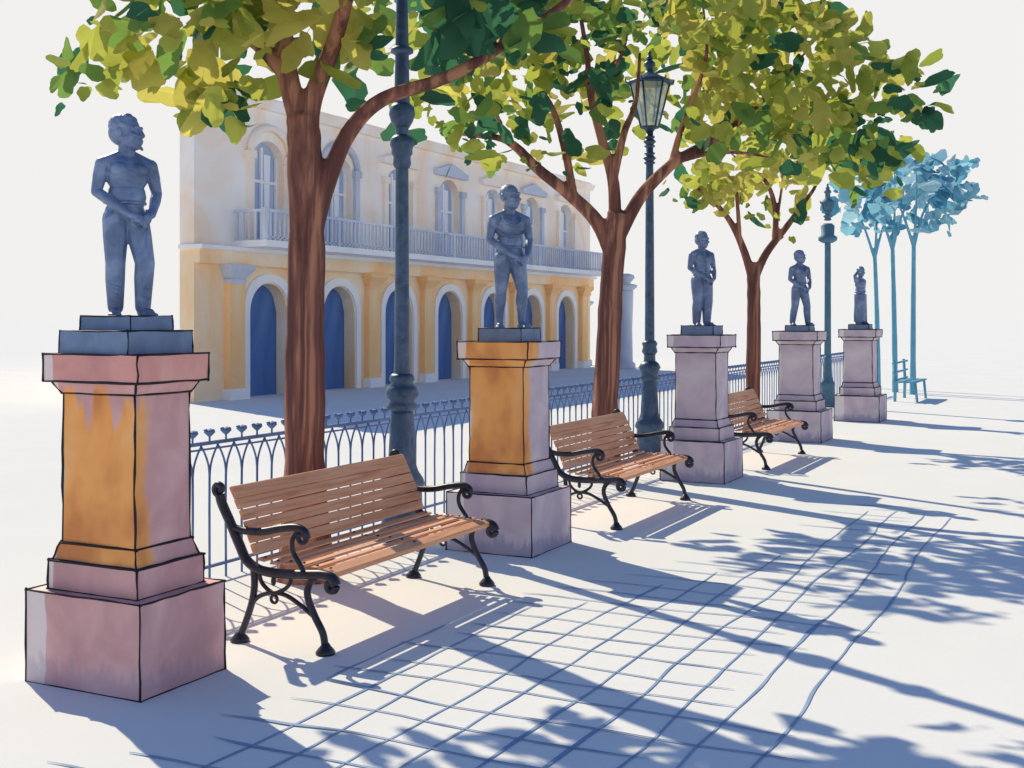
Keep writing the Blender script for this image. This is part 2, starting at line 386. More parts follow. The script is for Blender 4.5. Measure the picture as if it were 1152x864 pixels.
def hand(mb, W, d, nrm, side, curl):
    """palm with four fingers and a thumb; d along the hand, nrm the way the palm looks"""
    d = d.normalized(); nrm = (nrm-d*nrm.dot(d)).normalized(); lat = d.cross(nrm)*side
    mb.capsule(W, W+d*.025, .018, .019); Rm = Matrix((lat, d, nrm)).transposed()
    mb.ball(W+d*.042, (.027, .036, .0135), rot=Rm)
    for q in range(4):
        o = -.020+.0133*q; ln = (.024, .028, .027, .021)[q]; P = W+d*.068+lat*o*(-1); a = .25+curl*.5
        for sgm in range(3):
            D = d*math.cos(a)+nrm*math.sin(a); Q = P+D*ln*(1, .8, .62)[sgm]; mb.capsule(P, Q, .0072-.0008*sgm, .0068-.0009*sgm, 8); P = Q; a += curl*.75
    P = W+d*.02+lat*.022; Q = P+(d*.6+lat*.8+nrm*.25).normalized()*.026; mb.capsule(P, Q, .009, .008, 8)
    mb.capsule(Q, Q+(d*.9+lat*.05+nrm*.45).normalized()*.024, .008, .0065, 8)

legs0 = dict(hip=[(-.052, .002, .50), (.052, .002, .50)], knee=[(-.060, -.012, .27), (.062, -.022, .27)], ank=[(-.064, .02, .05), (.072, -.005, .05)])
sh0 = [(-.118, .006, .775), (.118, .006, .775)]
clasp = dict(el=[(-.150, .0, .635), (.152, .01, .64)], wr=[(-.008, -.112, .515), (.105, -.088, .52)],
             hand=[((.9, -.25, -.45), (-.2, .9, -.4), 1.0), ((-.75, -.35, -.5), (-.1, .8, .5), 1.1)])
tank = [[(-.072, -.055, .80), (-.055, -.078, .755), (0, -.088, .735), (.055, -.078, .755), (.072, -.055, .80)]]
wrap = [[(-.105, -.035, .70), (-.06, -.070, .665), (0, -.078, .655), (.06, -.07, .665), (.105, -.035, .70)]]
POSES = [
    dict({**legs0, **clasp}, sh=sh0, yaw=math.radians(52), beard=1, seed=3, pelvis=(-.008, .004, .53), hip=[(-.056, .002, .50), (.046, .002, .495)], ank=[(-.052, .02, .05), (.076, -.015, .05)], knee=[(-.058, -.006, .27), (.074, -.066, .275)],
         drape=[[(-.06, -.05, .56), (-.075, -.055, .46), (-.07, -.05, .36)], [(.085, -.05, .55), (.09, -.07, .46), (.085, -.085, .36)]]),
    dict({**legs0, **clasp}, sh=sh0, yaw=math.radians(28), hair=0, bare=1, drape=tank+wrap, fat=1.05, knee=[(-.066, -.008, .27), (.078, -.050, .275)], ank=[(-.07, .02, .05), (.08, -.02, .05)]),
    dict({**legs0, **clasp}, sh=sh0, yaw=math.radians(12), seed=5, drape=[[(-.02, -.07, .80), (.0, -.085, .72), (.02, -.08, .62), (.03, -.085, .5)]], fat=1.10, legw=1.12, ank=[(-.054, .02, .05), (.058, -.005, .05)], knee=[(-.055, -.01, .27), (.056, -.03, .27)], nod=math.radians(6)),
    dict({**legs0, **clasp}, sh=sh0, yaw=math.radians(15), seed=6, drape=tank, ank=[(-.095, .03, .05), (.10, -.04, .05)], knee=[(-.075, -.005, .27), (.08, -.05, .275)]),
    dict(legs0, sh=sh0, el=[(-.20, -.02, .87), (.18, .045, .66)], wr=[(-.085, -.045, .975), (.105, .085, .555)],
         hand=[((.8, .35, .35), (.3, .3, -.9), .5), ((-.6, -.1, -.7), (-.5, -.8, 0), .6)], yaw=math.radians(-30), seed=8, fat=1.22, robe=(.125, .128, .05)),
]
STAT = [
    (-4.456, 4.584, 1.63, 1.03, 30, 'largest bronze statue, a bare chested bearded man with his head in profile', .0042),
    (-4.27, 8.56, 1.63, 1.16, 18, 'bald bronze statue with a vest neckline and clasped hands, above the orange patched pedestal', .0045),
    (-4.13, 13.17, 1.63, 1.08, 22, 'stocky curly haired bronze statue on the mauve pedestal right of the lantern lamp', .0055),
    (-4.15, 18.10, 1.63, 1.14, 16, 'slim bronze statue standing with feet apart, second farthest in the row', .0065),
    (-3.98, 22.10, 1.63, 1.05, 40, 'tiny farthest bronze statue raising one hand to its head', .0065),
]
for i, ((x, y, z0, h, turn, label, vox), pose) in enumerate(zip(STAT, POSES)):
    root = empty('statue', (x, y, z0)); tag(root, label, 'statue', 'bronze statues on pedestals'); rnd = R_(50+i)
    r = (.0045, .005, .006, .007, .008)[i]; top = 0
    steps = [(.46, .46, .115), (.34, .30, .075)] if i == 0 else [(.38, .36, .105)] if i < 3 else [(.36, .36, .09)]
    for w, d, hh in steps:
        b = MB(); vs = b.frustum((-w/2, -d/2, w/2, d/2), top, (-w/2+.004, -d/2+.004, w/2-.004, d/2-.004), top+hh); edges_of(b, vs, r, rnd, .008); b.build('base_step', [M['bronze_base'], INK], root); top += hh
    mb = MB(); figure(mb, pose)
    ang = YAW+math.radians(turn)
    mb.v = [Vector((q.x, q.y, q.z*(.94 if q.z < .8 else .94))) for q in mb.v]
    mat = Matrix.Translation((0, 0, top-.003)) @ Matrix.Rotation(ang, 4, 'Z') @ Matrix.Diagonal((h*.97, h*.97, h*1.02, 1))
    mb.v = [mat @ v for v in mb.v]
    o = mb.build('figure', M['bronze'], root); fuse(o, vox, 4, .5)

# ------------------------------------------------------------------ benches
def cast(mb, ctrl, r, n=6, fl=.6, mi=0):
    pts = spline([(x, 0, z) for x, z in ctrl], n); rr = r if isinstance(r, (int, float)) else None
    rs = [r]*len(pts) if rr else [r[0]+(r[1]-r[0])*i/(len(pts)-1) for i in range(len(pts))]
    mb.tube(pts, rs, 8, mi)
def scroll(cx, cz, r0, r1, a0, turns, n=14):
    return [(cx+(r0+(r1-r0)*i/n)*math.cos(a0+turns*2*PI*i/n), cz+(r0+(r1-r0)*i/n)*math.sin(a0+turns*2*PI*i/n)) for i in range(n+1)]
L = 1.86
def make_bench():
    root = empty('park_bench', (0, 0, 0))
    def slat(mb, cx, cz, w, t, ang, y0, y1, rnd):
        ca, sa = math.cos(ang), math.sin(ang); c = .005
        prof = [(-w/2, -t/2+c), (-w/2, t/2-c), (-w/2+c, t/2), (w/2-c, t/2), (w/2, t/2-c), (w/2, -t/2+c), (w/2-c, -t/2), (-w/2+c, -t/2)]
        b = len(mb.v); n = len(prof)
        for yy in (y0, y1):
            for u, v in prof: mb.v.append(Vector((cx+u*ca-v*sa, yy, cz+u*sa+v*ca)))
        for k in range(n): k2 = (k+1) % n; mb.face((b+k, b+n+k, b+n+k2, b+k2))
        mb.face([b+k for k in range(n)]); mb.face([b+n+k for k in range(n)][::-1])
    rnd = R_(4); s = MB()
    for k in range(6):
        x = .115+.088*k; z = .445+.012*math.sin(k*.7) + (-.014 if k == 5 else 0) + (.02 if k == 0 else 0)
        slat(s, x, z, .078 if k == 5 else .056, .034 if k == 5 else .014, -.30 if k == 5 else (-.12 if k == 0 else .02), -L/2+.012+rnd.uniform(-.004, .004), L/2-.012+rnd.uniform(-.004, .004), rnd)
    for k in range(6):
        for yy in (-L/2+.05, L/2-.05, 0): s.ball((.115+.088*k, yy, .456+.012*math.sin(k*.7)+(.02 if k == 0 else 0)+(.002 if k == 5 else 0)), (.009, .009, .005), 1, 8, 5)
    s.build('seat', [M['wood'], M['iron']], root)
    b = MB()
    for k in range(6):
        f = k/5; x = .060-.125*f-.02*f*f; z = .52+.305*f; a = PI/2+.40+.12*f
        slat(b, x, z, .060 if k < 5 else .076, .022, a, -L/2+.012+rnd.uniform(-.004, .004), L/2-.012+rnd.uniform(-.004, .004), rnd)
    b.build('backrest', M['wood'], root)
    for sd in (-1, 1):
        e = MB(); yy = sd*(L/2+.008)
        cast(e, [(-.160, .815), (-.145, .765), (-.085, .66), (-.02, .54), (.03, .46), (.12, .415), (.26, .405), (.42, .415), (.54, .425), (.605, .415), (.632, .375)], .028, 6)
        cast(e, scroll(-.165, .845, .036, .014, -PI*.5, -.9), .020, 2); cast(e, scroll(.598, .372, .036, .012, 0, -.95), .020, 2)
        fr = e.build('end_frame', M['iron'], root, (0, yy, 0))
        a = MB()
        cast(a, [(-.055, .635), (.02, .622), (.14, .628), (.27, .655), (.37, .668), (.425, .650), (.44, .61)], .022, 6)
        cast(a, scroll(.405, .615, .034, .012, .1, -.9), .014, 2)
        cast(a, [(.385, .655), (.345, .60), (.35, .53), (.40, .46), (.42, .42)], .014, 6)
        a.build('armrest', M['iron'], fr)
        f = MB()                                        # front leg
        cast(f, [(.50, .41), (.455, .365), (.445, .30), (.49, .20), (.545, .11), (.560, .03)], .020, 6)
        f.lathe([(.052, 0), (.055, .012), (.042, .03), (.028, .045), (.02, .06)], 12, c=(.562, 0, 0)); f.build('leg', M['iron'], fr)
        f = MB()                                        # rear leg
        cast(f, [(.075, .435), (.085, .34), (.07, .24), (.03, .13), (-.015, .03)], .020, 6)
        f.lathe([(.052, 0), (.055, .012), (.042, .03), (.028, .045), (.02, .06)], 12, c=(-.018, 0, 0)); f.build('leg', M['iron'], fr)
        q = MB()
        cast(q, [(.055, .205), (.11, .262), (.20, .295), (.30, .29), (.40, .245), (.475, .20)], .013, 6)
        cast(q, [(.115, .405), (.135, .345), (.20, .300), (.27, .312), (.325, .355), (.335, .41)], .012, 6)
        cast(q, scroll(.22, .262, .022, .02, PI/2, 1), .009, 2); q.ball((.215, 0, .36), (.016, .012, .028))
        q.build('brace', M['iron'], fr)
    return root
bench = make_bench()
SPOTS = [(-4.335, 6.28, 'largest slatted wooden park bench with black iron ends, right of the rose pedestal'),
         (-4.345, 10.58, 'middle slatted wooden bench with iron ends, in front of the glass lantern lamp'),
         (-4.24, 15.22, 'smallest slatted wooden park bench with iron ends, between the two pale mauve pedestals')]
for i, (x, y, lb) in enumerate(SPOTS):
    o = bench if i == 0 else copy_tree(bench); o.location = (x, y, 0); tag(o, lb, 'bench', 'wooden park benches')

# the far blue bench
root = empty('garden_bench', (-3.9, 28.2, 0)); tag(root, 'thin blue bench far off under the blue trees', 'bench')
b = MB(); r4 = R_(9)
for z in (.46, .64, .84): b.tube([(-.30+r4.uniform(-.03, .03), -.9, z), (-.29, 0, z+.01), (-.28, .9, z+.015)], .024, 6)
b.build('backrest', M['teal'], root)
b = MB()
for x in (-.2, -.05, .1): b.box(x-.06, -.9, .42, x+.06, .9, .45)
b.build('seat', M['teal'], root)
for yy in (-.7, .7):
    b = MB(); b.tube([(-.33, yy, .9), (-.30, yy, .45), (-.31, yy, 0)], .035, 6); b.build('leg', M['teal'], root)
    b = MB(); b.tube([(.12, yy, .42), (.16, yy, 0)], .03, 6); b.build('leg', M['teal'], root)

# ------------------------------------------------------------------ iron fence
root = empty('iron_fence', (-5.55, 5.8, 0)); tag(root, 'low blue iron railing with pointed arches and flower finials behind the benches', 'fence')
SPC = .172; NB = 14; y = 0.0; pan = None; fin = None
fb = MB(); ff = fb; rf = R_(21)
for k in range(NB):
    yy = k*SPC; rr = .0085
    fb.tube([(0, yy, .0), (rf.uniform(-.003, .003), yy+rf.uniform(-.004, .004), .5), (0, yy, .79)], rr, 6)
    fb.tube(spline([(0, yy, .72), (0, yy+.012, .80), (0, yy+.045, .875), (0, yy+SPC/2, .935)], 4), .0075, 6)
    fb.tube(spline([(0, yy+SPC, .72), (0, yy+SPC-.012, .80), (0, yy+SPC-.045, .875), (0, yy+SPC/2, .935)], 4), .0075, 6)
    z = 1.0; ff.tube([(0, yy, .965), (0, yy, 1.0)], .007, 6)
    ff.lathe([(.008, 0), (.022, .012), (.040, .03), (.036, .042), (.012, .05)], 10, c=(0, yy, .995))
    for q in range(3): ff.ball((.026*math.cos(q*2.1), yy+.028*math.sin(q*2.1), 1.04), (.017, .017, .010), seg=8, rings=5)
fb.box(-.012, 0, .94, .012, NB*SPC, .965); fb.box(-.007, 0, .905, .007, NB*SPC, .918)
fb.box(-.010, 0, .09, .010, NB*SPC, .11)
panel0 = fb.build('railing_panel', M['fence'], root); 
for k in range(1, 10): copy_tree(panel0, root).location = (0, k*NB*SPC, 0)

# ------------------------------------------------------------------ street lamps
def lamp(x, y, prof_base, pole, collars, lan, label, mats, far=False, seg=20):
    root = empty('street_lamp', (x, y, 0)); tag(root, label, 'street lamp', 'iron street lamps'); m, gl = mats
    b = MB(); b.lathe(prof_base, seg); b.build('base', m, root)
    b = MB(); b.lathe(pole, seg); b.build('pole', m, root)
    for pr in collars: b = MB(); b.lathe(pr, seg); b.build('collar', m, root)
    z0, z1, r0, r1 = lan
    lt = empty('lantern', (0, 0, 0)); lt.parent = root
    N = 6; fr = MB()
    for k in range(N):
        a = 2*PI*(k+.5)/N; fr.tube([(r0*math.cos(a), r0*math.sin(a), z0), (r1*math.cos(a), r1*math.sin(a), z1)], .013, 6)
        a2 = 2*PI*(k+1.5)/N
        for rr, zz in ((r0, z0), (r1, z1)): fr.tube([(rr*math.cos(a), rr*math.sin(a), zz), (rr*math.cos(a2), rr*math.sin(a2), zz)], .014, 6)
        fr.tube(spline([(r1*math.cos(a), r1*math.sin(a), z1), (r1*1.18*math.cos(a), r1*1.18*math.sin(a), z1+.01), (r1*1.22*math.cos(a), r1*1.22*math.sin(a), z1+.05)], 3), .010, 6)
    fr.lathe([(.05, z0-.05), (.075, z0-.02), (r0+.01, z0)], 6); fr.build('lantern_frame', m, lt)
    for k in range(N):
        a, a2 = 2*PI*(k+.5)/N, 2*PI*(k+1.5)/N; p = MB(); e = .97
        q = [(r0*e*math.cos(a), r0*e*math.sin(a), z0+.01), (r0*e*math.cos(a2), r0*e*math.sin(a2), z0+.01), (r1*e*math.cos(a2), r1*e*math.sin(a2), z1-.01), (r1*e*math.cos(a), r1*e*math.sin(a), z1-.01)]
        p.add(q, [(0, 1, 2, 3)]); p.build('pane', gl, lt)
    c = MB(); c.lathe([(r1+.03, z1), (r1+.02, z1+.025), (r1*.72, z1+.07), (r1*.42, z1+.11), (.055, z1+.14), (.05, z1+.20), (.075, z1+.22), (.07, z1+.26), (.035, z1+.29)], 12); c.build('lantern_cap', m, lt)
    c = MB(); c.lathe([(.03, z1+.29), (.05, z1+.31), (.03, z1+.34), (.018, z1+.36), (.028, z1+.385), (.008, z1+.41)], 10); c.build('finial', m, lt)
    return root
def bulb(z, k=1.0):   # one turned bulge
    return [(.05*k, z-.10*k), (.085*k, z-.085*k), (.088*k, z-.065*k), (.06*k, z-.05*k), (.075*k, z-.03*k), (.105*k, z), (.075*k, z+.03*k), (.06*k, z+.05*k), (.085*k, z+.065*k), (.083*k, z+.085*k), (.05*k, z+.10*k)]
base = [(.20, 0), (.205, .06), (.17, .10), (.165, .42), (.19, .45), (.175, .50), (.135, .56), (.115, .62), (.095, 1.02), (.088, 1.06)]
lamp(-5.2, 8.44, base,
     [(.085, 1.06), (.068, 1.38), (.062, 1.5), (.056, 2.6), (.052, 3.3), (.064, 3.6), (.056, 4.0), (.048, 4.4), (.044, 4.56)],
     [[(.09, 1.05), (.13, 1.08), (.125, 1.11), (.10, 1.135), (.125, 1.16), (.14, 1.20), (.12, 1.25), (.085, 1.28), (.105, 1.31), (.10, 1.34), (.08, 1.36)],
      [(.062, 3.05), (.075, 3.08), (.07, 3.14), (.088, 3.17), (.085, 3.20), (.10, 3.24), (.095, 3.29), (.06, 3.32)],
      [(.06, 3.38), (.09, 3.43), (.108, 3.49), (.10, 3.55), (.07, 3.58)],
      [(.06, 3.98), (.095, 4.0), (.09, 4.03), (.06, 4.05)]], (4.62, 5.22, .11, .26),
     'nearest dark iron street lamp, its tall post rising past the top of the picture', (M['lamp_iron'], M['glass']))
lamp(-5.2, 14.4, base,
     [(.085, 1.06), (.07, 1.38), (.062, 1.5), (.058, 2.4), (.050, 3.6), (.046, 3.8), (.045, 4.2)],
     [[(.09, 1.02), (.12, 1.06), (.10, 1.11), (.115, 1.15), (.14, 1.2), (.115, 1.25), (.08, 1.28)],
      [(.075, 1.36), (.10, 1.4), (.085, 1.46), (.10, 1.5), (.075, 1.54)],
      bulb(3.85, .8), bulb(4.06, .78)], (4.24, 4.80, .11, .255),
     'street lamp with its whole glass lantern showing against the leaves, behind the second bench', (M['lamp_iron'], M['glass']))
lamp(-5.2, 25.2, [(r*.8, z) for r, z in base],
     [(.07, 1.06), (.066, 2.0), (.062, 3.4), (.062, 3.45)],
     [[(.11, 3.40), (.19, 3.45), (.19, 3.52), (.13, 3.56), (.14, 3.75), (.09, 3.8)], bulb(3.95, .9)], (4.05, 4.22, .07, .13),
     'distant teal lamp post rising behind the second farthest statue', (M['far_lamp'], M['far_lamp']), seg=14)

# ------------------------------------------------------------------ trees
def leaf(mb, c, size, rnd, mi, tilt=None):
    n = 18; el = rnd.uniform(1.1, 2.2); a1, a2, a3 = rnd.uniform(0, 6.3), rnd.uniform(0, 6.3), rnd.uniform(0, 6.3)
    # leaves turn towards the open side of the square and the sky
    nv = (Vector((.38, -.78, .25))+Vector((rnd.gauss(0, .5), rnd.gauss(0, .5), rnd.gauss(0, .55)))).normalized()
    q = nv.to_track_quat('Z', 'Y').to_matrix() @ Matrix.Rotation(rnd.uniform(0, 6.3), 3, 'Z')
    b = len(mb.v); bend = rnd.uniform(-.5, .5)/size
    for k in range(n):
        t = 2*PI*k/n; r = size*(.5+.07*math.sin(2*t+a1)+.06*math.sin(3*t+a2)+.05*math.sin(5*t+a3))
        x, y = r*math.cos(t)*el**.5, r*math.sin(t)/el**.5
        mb.v.append(c+q @ Vector((x, y, bend*x*x*.5)))
    mb.face(range(b, b+n), mi)
def tree(name, px, d0, trunk, limbs, blobs, label, cat, mats, lsize, seed, vox, weights, bark=None, group='trees along the promenade', carve=()):
    p0 = at(px, HOR, d0); p0.z = 0; root = empty(name, p0); tag(root, label, cat, group); rnd = R_(seed)
    L_ = lambda q: at(q[0], q[1], d0+(q[2] if len(q) > 2 else 0))-p0
    mb = MB()
    pts = [Vector((0, 0, -.05))]+[L_(q) for q in trunk[0]]; pts = spline(pts, 5); n = len(pts); ra, rb = trunk[1]
    rs = [ra+(rb-ra)*i/(n-1)+ra*.55*max(0, 1-i/(n*.22))**2 for i in range(n)]
    mb.tube(pts, [r*rnd.uniform(.95, 1.06) for r in rs], 12)
    tips = []
    for ctrl, r0, r1 in limbs:
        q = spline([L_(c) for c in ctrl], 5); m = len(q)
        mb.tube(q, [r0+(r1-r0)*i/(m-1) for i in range(m)], 10); mb.ball(q[-1], r1*1.02, seg=8, rings=5); tips.append(q[-1]); tips.append(q[m//2])
    o = mb.build('trunk', bark or M['bark'], root); fuse(o, vox, 2, .5)
    cr = MB(); s = d0/FPX
    for cx, cy, rx, ry, dz, n, *back in blobs:
        off = back[0] if back else 0
        for _ in range(int(n*1.42)):
            while True:
                u, v, w = rnd.uniform(-1, 1), rnd.uniform(-1, 1), rnd.uniform(-1, 1)
                if u*u+v*v+w*w <= 1: break
            if any(a0 < cx+u*rx < a1 and b0 < cy+v*ry < b1 and d0+off+w*dz < dm for a0, a1, b0, b1, dm in carve): continue   # clear of the lamp
            c = at(cx+u*rx, cy+v*ry, d0+off+w*dz)-p0
            nn = noise.noise((c+p0)*.9+Vector((seed, 0, 0)))+rnd.gauss(0, .28)      # clumps of one tone
            acc = (nn*.9+.5); k = 0; cum = 0
            for k, wt in enumerate(weights):
                cum += wt
                if acc < cum: break
            leaf(cr, c, lsize*rnd.choice((.36, .5, .7, .85, 1, 1.2)), rnd, min(k, len(mats)-1), tilt=(1 if rnd.random() < .62 else None))
    cr.build('crown', mats, root)
    return root
W_ = [.24, .20, .16, .17, .23]; order = [LEAVES[i] for i in (0, 1, 4, 2, 3)]
tree('plane_tree', 345, 8.36, ([(343, 540), (343, 400), (345, 280), (343, 180), (340, 130)], (.150, .115)),
     [([(345, 250), (342, 160), (325, 90), (318, 20, .1), (312, -70, .3), (318, -150, .3)], .10, .04),
      ([(345, 150), (352, 110), (375, 50, -.1), (395, -20, -.3), (420, -110, -.5)], .085, .035),
      ([(322, 85), (295, 55), (265, 35, .2), (232, 22, .4), (180, -20, .6)], .06, .018),
      ([(352, 260), (368, 205), (392, 150), (430, 112, -.1), (500, 88, -.2), (560, 55, -.2), (640, 0, -.1), (700, -60)], .075, .022),
      ([(560, 55, -.2), (600, -20, .2), (610, -90, .5)], .03, .015),
      ([(318, 20, .1), (260, -60, -.6), (200, -110, -1)], .04, .015)],
     [(370, -80, 290, 90, 1.5, 430), (540, 15, 110, 50, 1.0, 75), (200, 30, 120, 55, .9, 52), (110, 75, 62, 32, .5, 13), (255, 120, 65, 45, .6, 17), (290, 30, 100, 40, .9, 40), (440, 70, 90, 60, .8, 46), (205, 85, 60, 30, .6, 12), (72, 125, 12, 5, .2, 1)],
     'largest tree, thick brown forked trunk behind the nearest bench', 'tree', order, .215, 5, .016, W_, carve=[(425, 482, -200, 215, 9.9)])
tree('plane_tree', 683, 13.43, ([(680, 480), (684, 400), (688, 320), (692, 270), (695, 240)], (.155, .12)),
     [([(690, 290), (672, 250), (640, 218), (605, 190), (580, 165), (560, 155, .2), (520, 150, .4), (482, 133, .6)], .095, .018),
      ([(645, 222), (638, 180), (628, 140), (618, 115), (600, 85, .3), (605, 40, .5)], .055, .018),
      ([(692, 260), (690, 205), (678, 160), (665, 110), (660, 60, -.3), (650, 0, -.5)], .08, .02),
      ([(690, 200), (702, 150), (715, 115, .3), (720, 60, .5)], .055, .02),
      ([(665, 105), (685, 85), (700, 60, -.3), (706, 38, -.4)], .04, .014),
      ([(698, 262), (720, 222), (748, 192), (770, 175), (815, 150, .2), (850, 120, .3), (885, 85, .4), (905, 60, .5)], .085, .018),
      ([(755, 187), (765, 150), (780, 110, -.3), (795, 60, -.5), (790, 0, -.6)], .045, .016),
      ([(765, 180), (800, 172), (835, 172, -.3), (870, 178, -.4)], .04, .014),
      ([(580, 165), (560, 135, -.3), (545, 105, -.5)], .03, .012)],
     [(735, 15, 215, 95, 1.6, 470), (560, 90, 95, 75, 1.1, 100), (895, 80, 130, 85, 1.3, 180), (1000, 110, 78, 72, .9, 52), (640, 125, 75, 55, .8, 36), (810, 130, 90, 45, .9, 58), (525, 165, 60, 28, .6, 13), (935, 165, 95, 38, .8, 56), (610, 185, 60, 22, .5, 10), (690, 170, 60, 30, .6, 10), (470, 10, 110, 75, 1.2, 75), (735, 85, 75, 75, .8, 60, 3.0), (450, 140, 40, 40, .5, 8)],
     'middle tree with many spreading limbs behind the second bench', 'tree', order, .225, 8, .018, W_, carve=[(698, 772, 40, 215, 15.3)])
tree('plane_tree', 847, 18.88, ([(847, 440), (848, 380), (848, 330), (847, 295)], (.125, .10)),
     [([(848, 320), (838, 285), (825, 255), (808, 232), (785, 212), (765, 200, .4)], .075, .016),
      ([(832, 270), (830, 235), (825, 205), (800, 180, -.3), (790, 160, -.4)], .04, .014),
      ([(848, 315), (862, 285), (885, 255), (903, 230), (918, 208, .2), (925, 180, .3)], .075, .016),
      ([(872, 268), (872, 235), (862, 205), (840, 188, .3), (820, 170, .5)], .055, .014),
      ([(875, 240), (880, 205), (879, 175, -.3)], .03, .012)],
     [(880, 160, 120, 55, 1.4, 190), (800, 205, 58, 34, .8, 34), (930, 205, 62, 38, .8, 40), (980, 185, 50, 45, .8, 24), (830, 225, 65, 24, .7, 15), (905, 240, 60, 34, .6, 15)],
     'smallest green tree with a slim Y shaped trunk behind the third bench', 'tree', order, .25, 12, .018, [.22, .26, .22, .18, .12], carve=[(905, 960, 190, 275, 25)])
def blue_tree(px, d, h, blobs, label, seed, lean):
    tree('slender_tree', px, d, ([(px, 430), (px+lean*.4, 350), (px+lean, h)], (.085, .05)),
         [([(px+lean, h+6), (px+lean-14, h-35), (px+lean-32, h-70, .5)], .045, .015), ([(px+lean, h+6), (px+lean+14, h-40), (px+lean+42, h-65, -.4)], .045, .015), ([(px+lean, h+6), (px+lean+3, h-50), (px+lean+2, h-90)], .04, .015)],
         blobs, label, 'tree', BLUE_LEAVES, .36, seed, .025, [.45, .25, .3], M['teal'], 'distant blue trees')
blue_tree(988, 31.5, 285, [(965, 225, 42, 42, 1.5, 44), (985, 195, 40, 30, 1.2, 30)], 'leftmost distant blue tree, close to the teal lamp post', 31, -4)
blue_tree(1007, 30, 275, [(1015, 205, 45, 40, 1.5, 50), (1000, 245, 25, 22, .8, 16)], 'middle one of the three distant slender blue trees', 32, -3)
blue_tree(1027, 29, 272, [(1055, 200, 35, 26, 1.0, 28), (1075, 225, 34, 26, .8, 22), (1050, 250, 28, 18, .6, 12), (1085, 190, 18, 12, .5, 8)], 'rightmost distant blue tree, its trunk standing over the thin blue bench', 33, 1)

# ------------------------------------------------------------------ the arcaded building
XF = -17.8; Y0, Y1 = 20.3, 42.6; BC = [22.9+2.9*k for k in range(7)]
def facade(n, c1, c2, c3): return washed(n, c1, c2, .55, .9, .1, 0, c3, (1, 1, .6), .15, .36, .66)
M['peach'] = facade('peach_plaster', (.97, .72, .52, 1), (.97, .84, .70, 1), (.97, .94, .90, 1))
M['ochre'] = facade('ochre_plaster', (.97, .58, .28, 1), (.97, .72, .47, 1), (.97, .86, .72, 1))
M['trim'] = facade('white_trim', (.80, .82, .86, 1), (.9, .9, .9, 1), (.95, .93, .90, 1))
M['pilaster'] = facade('pilaster_orange', (.95, .48, .19, 1), (.97, .58, .28, 1), (.97, .75, .5, 1))
M['grey_trim'] = facade('blue_grey_trim', (.42, .48, .60, 1), (.55, .60, .70, 1), (.75, .78, .84, 1))
M['blue_door'] = facade('blue_door', (.075, .14, .33, 1), (.11, .20, .43, 1), (.20, .31, .55, 1))
M['blue_pane'] = facade('window_pane', (.36, .46, .66, 1), (.50, .58, .74, 1), (.70, .76, .86, 1))
M['curtain'] = facade('curtain', (.85, .88, .93, 1), (.93, .93, .94, 1), (.95, .95, .95, 1))
M['roof'] = facade('pale_roof', (.70, .55, .45, 1), (.8, .68, .58, 1), (.88, .8, .72, 1))
bld = empty('arcade_building', (XF, Y0, 0)); tag(bld, 'pale peach two storey building with blue arched doors and a long balcony', 'building')
def wp(name, mb, m, parent=bld):     # geometry given in world coordinates
    return mb.build(name, m, parent, (-XF, -Y0, 0) if parent is bld else None)
def wall_with_arches(mb, z0, z1, hw, zb, zs, rise):
    X0, X1 = XF-.4, XF; yprev = Y0
    N = 12
    for c in BC:
        mb.box(X0, yprev, z0, X1, c-hw, z1); yprev = c+hw
        if zb > z0: mb.box(X0, c-hw, z0, X1, c+hw, zb)
        for k in range(N):
            t0, t1 = -1+2*k/N, -1+2*(k+1)/N; h0, h1 = zs+rise*math.sqrt(max(0, 1-t0*t0)), zs+rise*math.sqrt(max(0, 1-t1*t1))
            ya, yb = c+hw*t0, c+hw*t1
            mb.add([(X0, ya, h0), (X1, ya, h0), (X1, yb, h1), (X0, yb, h1), (X0, ya, z1), (X1, ya, z1), (X1, yb, z1), (X0, yb, z1)],
                   [(3, 2, 1, 0), (4, 5, 6, 7), (1, 2, 6, 5), (3, 0, 4, 7)])
    mb.box(X0, yprev, z0, X1, Y1, z1)
b = MB(); wall_with_arches(b, 0, 3.05, .72, 0, 1.98, .68); wp('ground_storey_wall', b, M['ochre'])
b = MB(); wall_with_arches(b, 3.45, 6.75, .60, 3.70, 5.55, .48); wp('upper_storey_wall', b, M['peach'])
b = MB(); b.box(XF-.4, Y0, 3.05, XF+.16, Y1, 3.36); wp('entablature', b, M['ochre'])
b = MB(); b.box(XF-.4, Y0-.05, 3.36, XF+.26, Y1+.05, 3.45); wp('string_course', b, M['trim'])
